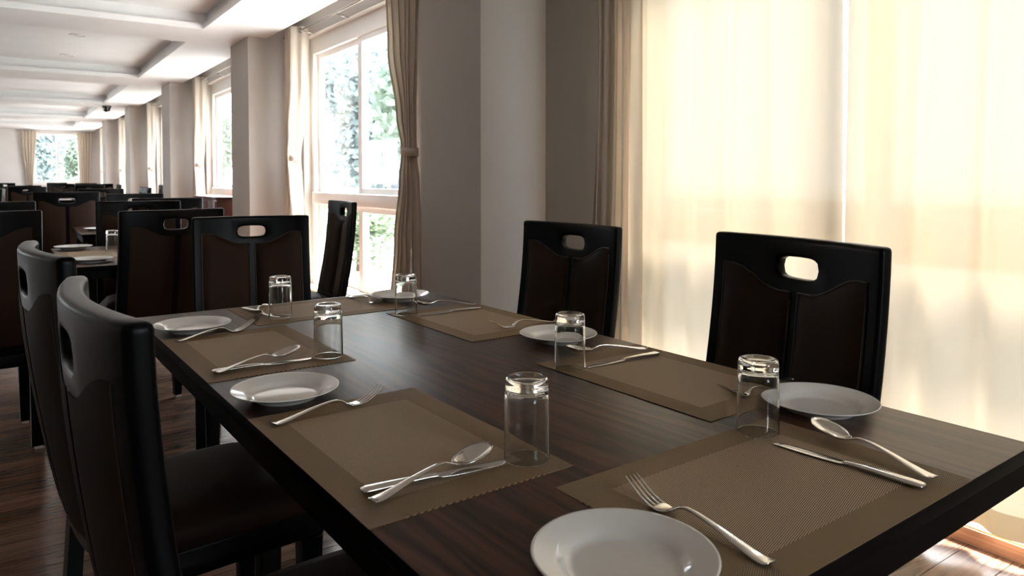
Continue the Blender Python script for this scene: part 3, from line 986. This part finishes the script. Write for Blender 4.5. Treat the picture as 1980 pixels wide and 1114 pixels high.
def make_mat():
    bm = bmesh.new(); box(bm, -.225, .225, -.15, .15, 0, .0014)
    return fin('placemat', bm, M['mat'])
KIT = {'plate': make_plate(), 'glass': make_glass(), 'fork': make_fork(), 'spoon': make_spoon(), 'knife': make_knife(), 'mat': make_mat()}
taken = set()
CATS = {'plate': ('plate', 'white plates on the tables'), 'glass': ('glass', 'upturned glasses on the tables'), 'fork': ('fork', 'forks on the tables'),
        'spoon': ('spoon', 'spoons on the tables'), 'knife': ('knife', 'knives on the tables'), 'mat': ('placemat', 'woven placemats on the tables')}
def put(kind, x, y, rot, label, z=.75, table_frame=True, tilt=(0,0)):
    src = KIT[kind]
    o = src if kind not in taken else copy_tree(src)
    taken.add(kind)
    if table_frame:
        x, y = T(x, y); rot += math.degrees(DL)
    o.location = (x, y, z); o.rotation_euler = (radians(tilt[0]), radians(tilt[1]), radians(rot))
    tag(o, label, CATS[kind][0], CATS[kind][1])
    return o
ZM = .7515
HZ = .7516   # top of a placemat

# mats (table frame centre, rotation of the long side)
MATS = [(.1498,-.5786, 90, 'brown woven placemat on the aisle side, beside the far plate'),
        (.1490,-1.2858, 90, 'brown woven placemat on the aisle side, nearest the black chairs'),
        (.4670,-.1688, 0, 'brown woven placemat at the far head of the table'),
        (.7426,-.5862, 90, 'brown woven placemat on the window side, farther from the camera'),
        (.7409,-1.2835, 90, 'brown woven placemat on the window side, before the chair and curtains'),
        (.4586,-1.7008, 0, 'large striped woven placemat at the near head of the table')]
for x, y, r_, l in MATS: put('mat', x, y, r_, l, .7501)
PL = [(.090,-.275, 'white plate at the table\'s far aisle corner'),
      (.090,-.975, 'white plate on the aisle side between two placemats'),
      (.740,-.165, 'white plate at the far window-side corner of the table'),
      (.772,-.915, 'white plate on the window side behind an upturned glass'),
      (.792,-1.575, 'greyish white plate beside the near head glass, before the curtain chair'),
      (.168,-1.737, 'large white plate cut by the lower edge of the picture')]
for x, y, l in PL: put('plate', x, y, rnd.uniform(0, 360), l, .7501)
GLS = [(.266,-.737, 'upturned glass at the aisle-side far place, mirror-like base'),
       (.263,-1.454, 'upturned glass beside the largest spoon, on the aisle side'),
       (.331,-.229, 'upturned glass at the far head of the table'),
       (.634,-.403, 'upturned glass in front of the far plate by the window curtain'),
       (.622,-1.131, 'upturned glass in front of the window-side plate'),
       (.611,-1.581, 'upturned glass at the near head, in front of the greyish plate')]
for x, y, l in GLS: put('glass', x, y, rnd.uniform(0, 360), l, HZ)
# cutlery: handle end (table frame) and heading
FK = [(.026,-.401, 15, 'fork at the aisle-side far place, by the far corner plate'),
      (.021,-1.116, 8, 'fork beside the aisle-side middle plate'),
      (.622,-.040, -86, 'fork at the far head of the table, tines towards us'),
      (.905,-.745, 176, 'fork at the window-side far place, behind the plate'),
      (.906,-1.450, 177, 'fork behind the near head glass, beside the greyish plate'),
      (.289,-1.822, 87.5, 'fork in the foreground beside the large plate')]
for x, y, a, l in FK: put('fork', x, y, a, l, HZ)
KN = [(.023,-.739, -2, 'knife at the aisle-side far place, under the spoon'),
      (.029,-1.424, -8, 'knife under the largest spoon on the aisle side'),
      (.281,-.050, -78.5, 'knife at the far head of the table'),
      (.850,-.463, 177, 'knife at the window-side far place'),
      (.853,-1.159, 176.7, 'knife at the window-side place before the curtains'),
      (.601,-1.829, 93.5, 'knife in the foreground at the near head of the table')]
for x, y, a, l in KN: put('knife', x, y, a, l, HZ)
SPN = [(.023,-.760, 16, 'spoon lying across the knife at the aisle-side far place'),
       (.024,-1.463, 10, 'large gleaming spoon across the knife on the aisle side'),
       (.345,-.048, -116, 'dark spoon at the far head of the table, left of the knife'),
       (.866,-.415, 154, 'spoon across the knife at the window-side far place'),
       (.862,-1.118, 160, 'spoon across the knife at the window-side place before the curtains'),
       (.632,-1.828, 78, 'spoon in the foreground beside the knife at the near head')]
for x, y, a, l in SPN: put('spoon', x, y, a, l, HZ+.0035)

# ------------------------------------------------------------------ farther tables and what lies on them
FT = [((.36,1.955), .90, 1.06, 0, 'second table, laid with plates, behind the far head chair'),
      ((.60,4.02), .92, .96, 0, 'third table, its corner showing between chairs'),
      ((-.05,5.65), .84, 1.06, 0, 'fourth table, a strip of it seen between the left chairs'),
      ((.02,9.05), .90, 1.1, 0, 'fifth table at the left, far down the room'),
      ((.62,8.5), .84, 1.3, 0, 'sixth table in the middle distance'),
      ((.9,13.4), .90, 1.1, 0, 'seventh table near the back of the room'),
      ((1.1,17.25), .90, 1.1, 0, 'last table before the far wall')]
FT[3] = ((-.52,9.05), .86, 1.1, 0, FT[3][4])
for (c, W_, D_, rz, l) in FT: dining_table('t', W_, D_, l, c, rz, group='tables down the room')
def setting(kind, x, y, rot, l, z=None): put(kind, x, y, rot, l, .7501 if z is None else z, False)
setting('mat', .07, 1.98, 90, 'placemat on the second table, aisle side')
setting('plate', .01, 2.36, 0, 'white plate on the second table, its far aisle corner')
setting('plate', .03, 1.61, 0, 'white plate on the second table, its near aisle corner')
setting('glass', .17, 2.10, 0, 'upturned glass on the second table, against the slotted chair', HZ)
setting('mat', .40, 1.60, 0, 'placemat on the second table before the back-to-back chair')
setting('mat', .60, 3.72, 0, 'placemat on the third table')
setting('plate', .27, 3.92, 0, 'white plate on the corner of the third table')
setting('glass', .62, 4.0, 0, 'upturned glass on the third table', HZ)
setting('plate', -.02, 5.30, 0, 'white plate on the fourth table, nearer one')
setting('plate', .05, 5.88, 0, 'white plate on the fourth table, farther one')
setting('glass', -.12, 5.35, 0, 'upturned glass on the fourth table')
setting('plate', -.2, 8.8, 0, 'white plate on the fifth table')
setting('plate', .40, 8.0, 0, 'white plate on the sixth table')
setting('glass', .55, 8.3, 0, 'upturned glass on the sixth table')
setting('plate', .75, 13.1, 0, 'white plate on the seventh table')
setting('glass', 1.0, 13.3, 0, 'upturned glass on the seventh table')

# sideboard under the third window with a white runner
t = empty('sideboard', (2.00, 7.75, 0)); tag(t, 'red-brown wooden sideboard with white runner below the third window', 'sideboard')
bbox('body', (-.16,.06,-.62,.62,.06,.88), M['red_wood'], t, .004)
bbox('top_board', (-.18,.07,-.65,.65,.88,.905), M['red_wood'], t, .004)
for k in range(3):
    d = bbox('door', (-.176,-.16,-.60+.405*k,-.21+.405*k,.10,.85), M['red_wood'], t, .003)
    bm = bmesh.new(); bmesh.ops.create_uvsphere(bm, u_segments=10, v_segments=6, radius=.012); o = fin('knob', bm, M['chrome'], d, smooth=True); o.location = (-.186, -.24+.405*k, .5)
for sx in (-.13, .03):
    for sy in (-.58, .58): bbox('leg', (sx-.025, sx+.025, sy-.025, sy+.025, 0, .06), M['red_wood'], t)
bm = bmesh.new(); box(bm, -.17, .065, -.55, .55, .9055, .911);
o = fin('table_runner', bm, M['linen']); o.location = (2.00, 7.75, 0); tag(o, 'white cloth runner over the red-brown sideboard', 'runner')

# ------------------------------------------------------------------ outside
gm = bbox('ground', (2.44, 70, -40, 90, -.30, -.12), M['ground']); gm['kind'] = 'structure'
bm = bmesh.new()
nx, ny = 30, 36
gv = []
for j in range(ny+1):
    rowv = []
    for i in range(nx+1):
        x = 14 + 66*i/nx; y = 10 + 95*j/ny
        d = x*.930 - (y+2)*.367 - 0.5            # how far inside the hill's left flank
        z = -.3 + 24*smooth(0, 6, d)*smooth(26, 46, sqrt(x*x+y*y))*(1-smooth(38, 44, math.degrees(math.atan2(x, y+2.25))))*(.86+.14*sin(.21*x+.13*y)) + rnd.uniform(-.3,.3)
        rowv.append(bm.verts.new((x, y, z if z > .4 else -.4)))
    gv.append(rowv)
for j in range(ny):
    for i in range(nx): bm.faces.new((gv[j][i], gv[j][i+1], gv[j+1][i+1], gv[j+1][i]))
hl = fin('hill', bm, M['hill'], smooth=True); hl['kind'] = 'structure'

def crown_mesh(seed, n, leaf):
    q = random.Random(seed); bm = bmesh.new()
    blobs = [(Vector((q.uniform(-.5,.5), q.uniform(-.5,.5), q.uniform(-.55,.6))), q.uniform(.35,.6)) for _ in range(9)]
    for k in range(n):
        c, r_ = q.choice(blobs)
        d = Vector((q.gauss(0,1), q.gauss(0,1), q.gauss(0,1))).normalized()
        p = c + d*r_*(q.random()**.33)
        a = Vector((q.gauss(0,1), q.gauss(0,1), q.gauss(0,.6))).normalized(); b2 = a.cross(d if abs(a.dot(d)) < .95 else Vector((0,0,1))).normalized()
        s_ = leaf*q.uniform(.7,1.3)
        v = [bm.verts.new(p + a*s_*e + b2*s_*.55*f) for e, f in ((-1,0),(0,-1),(1,0),(0,1))]
        bm.faces.new(v)
    me = bpy.data.meshes.new('crown'); bm.to_mesh(me); bm.free(); return me
CR = [crown_mesh(1, 6500, .055), crown_mesh(2, 6500, .055), crown_mesh(3, 5500, .06)]
def tree(x, y, h, r_, k, m, label):
    t = empty('tree', (x, y, -.12)); tag(t, label, 'tree', 'trees outside the windows')
    bm = bmesh.new(); tube(bm, [(0,0,0),(.05*h*.2,0,h*.3),(0,.03,h*.6),(0,0,h*.8)], .035*h**.6, 8); fin('trunk', bm, M['bark'], t, smooth=True)
    me = CR[k].copy(); me.materials.clear(); me.materials.append(M[m])
    c = link('crown', me, None, t); c.location = (0,0,h*.58); c.scale = (r_, r_, h*.46); c['kind'] = 'stuff'
tree(8.23, 15.85, 4.9, 2.3, 0, 'leaf_b', "large blue-green tree seen through the big window's right pane")
tree(9.32, 20.83, 3.9, .75, 1, 'leaf_b', 'hazy tree seen at the right of the big window\'s left pane')
tree(3.62, 6.96, 0.95, 0.75, 2, 'leaf_c', "light green bush low behind the big window's mullion")
tree(4.95, 7.75, 1.0, 0.85, 0, 'leaf_c', 'light green bush low behind the big window, beside the tied tan curtain')
tree(6.87, 10.93, 5.2, 1.7, 2, 'leaf_a', 'green tree mostly hidden behind the tied tan curtain')
tree(6.46, 26.98, 4.6, 1.5, 0, 'leaf_a', 'tree beyond the third window')
gm4 = bbox('ground', (-60, -5.25, -40, 90, -.30, -.12), M['ground']); gm4['kind'] = 'structure'
gm3 = bbox('ground', (-5.25, 2.44, -40, YN-.25, -.30, -.12), M['ground']); gm3['kind'] = 'structure'
gm2 = bbox('ground', (-5.25, 2.44, 23.9, 90, -.30, -.12), M['ground']); gm2['kind'] = 'structure'
tree(.3, 31.0, 4.5, 1.7, 1, 'leaf_b', 'hazy tree outside the far wall\'s window, left pane')
tree(2.2, 33.0, 3.2, 1.3, 2, 'leaf_a', 'small hazy tree outside the far wall\'s window, right pane')
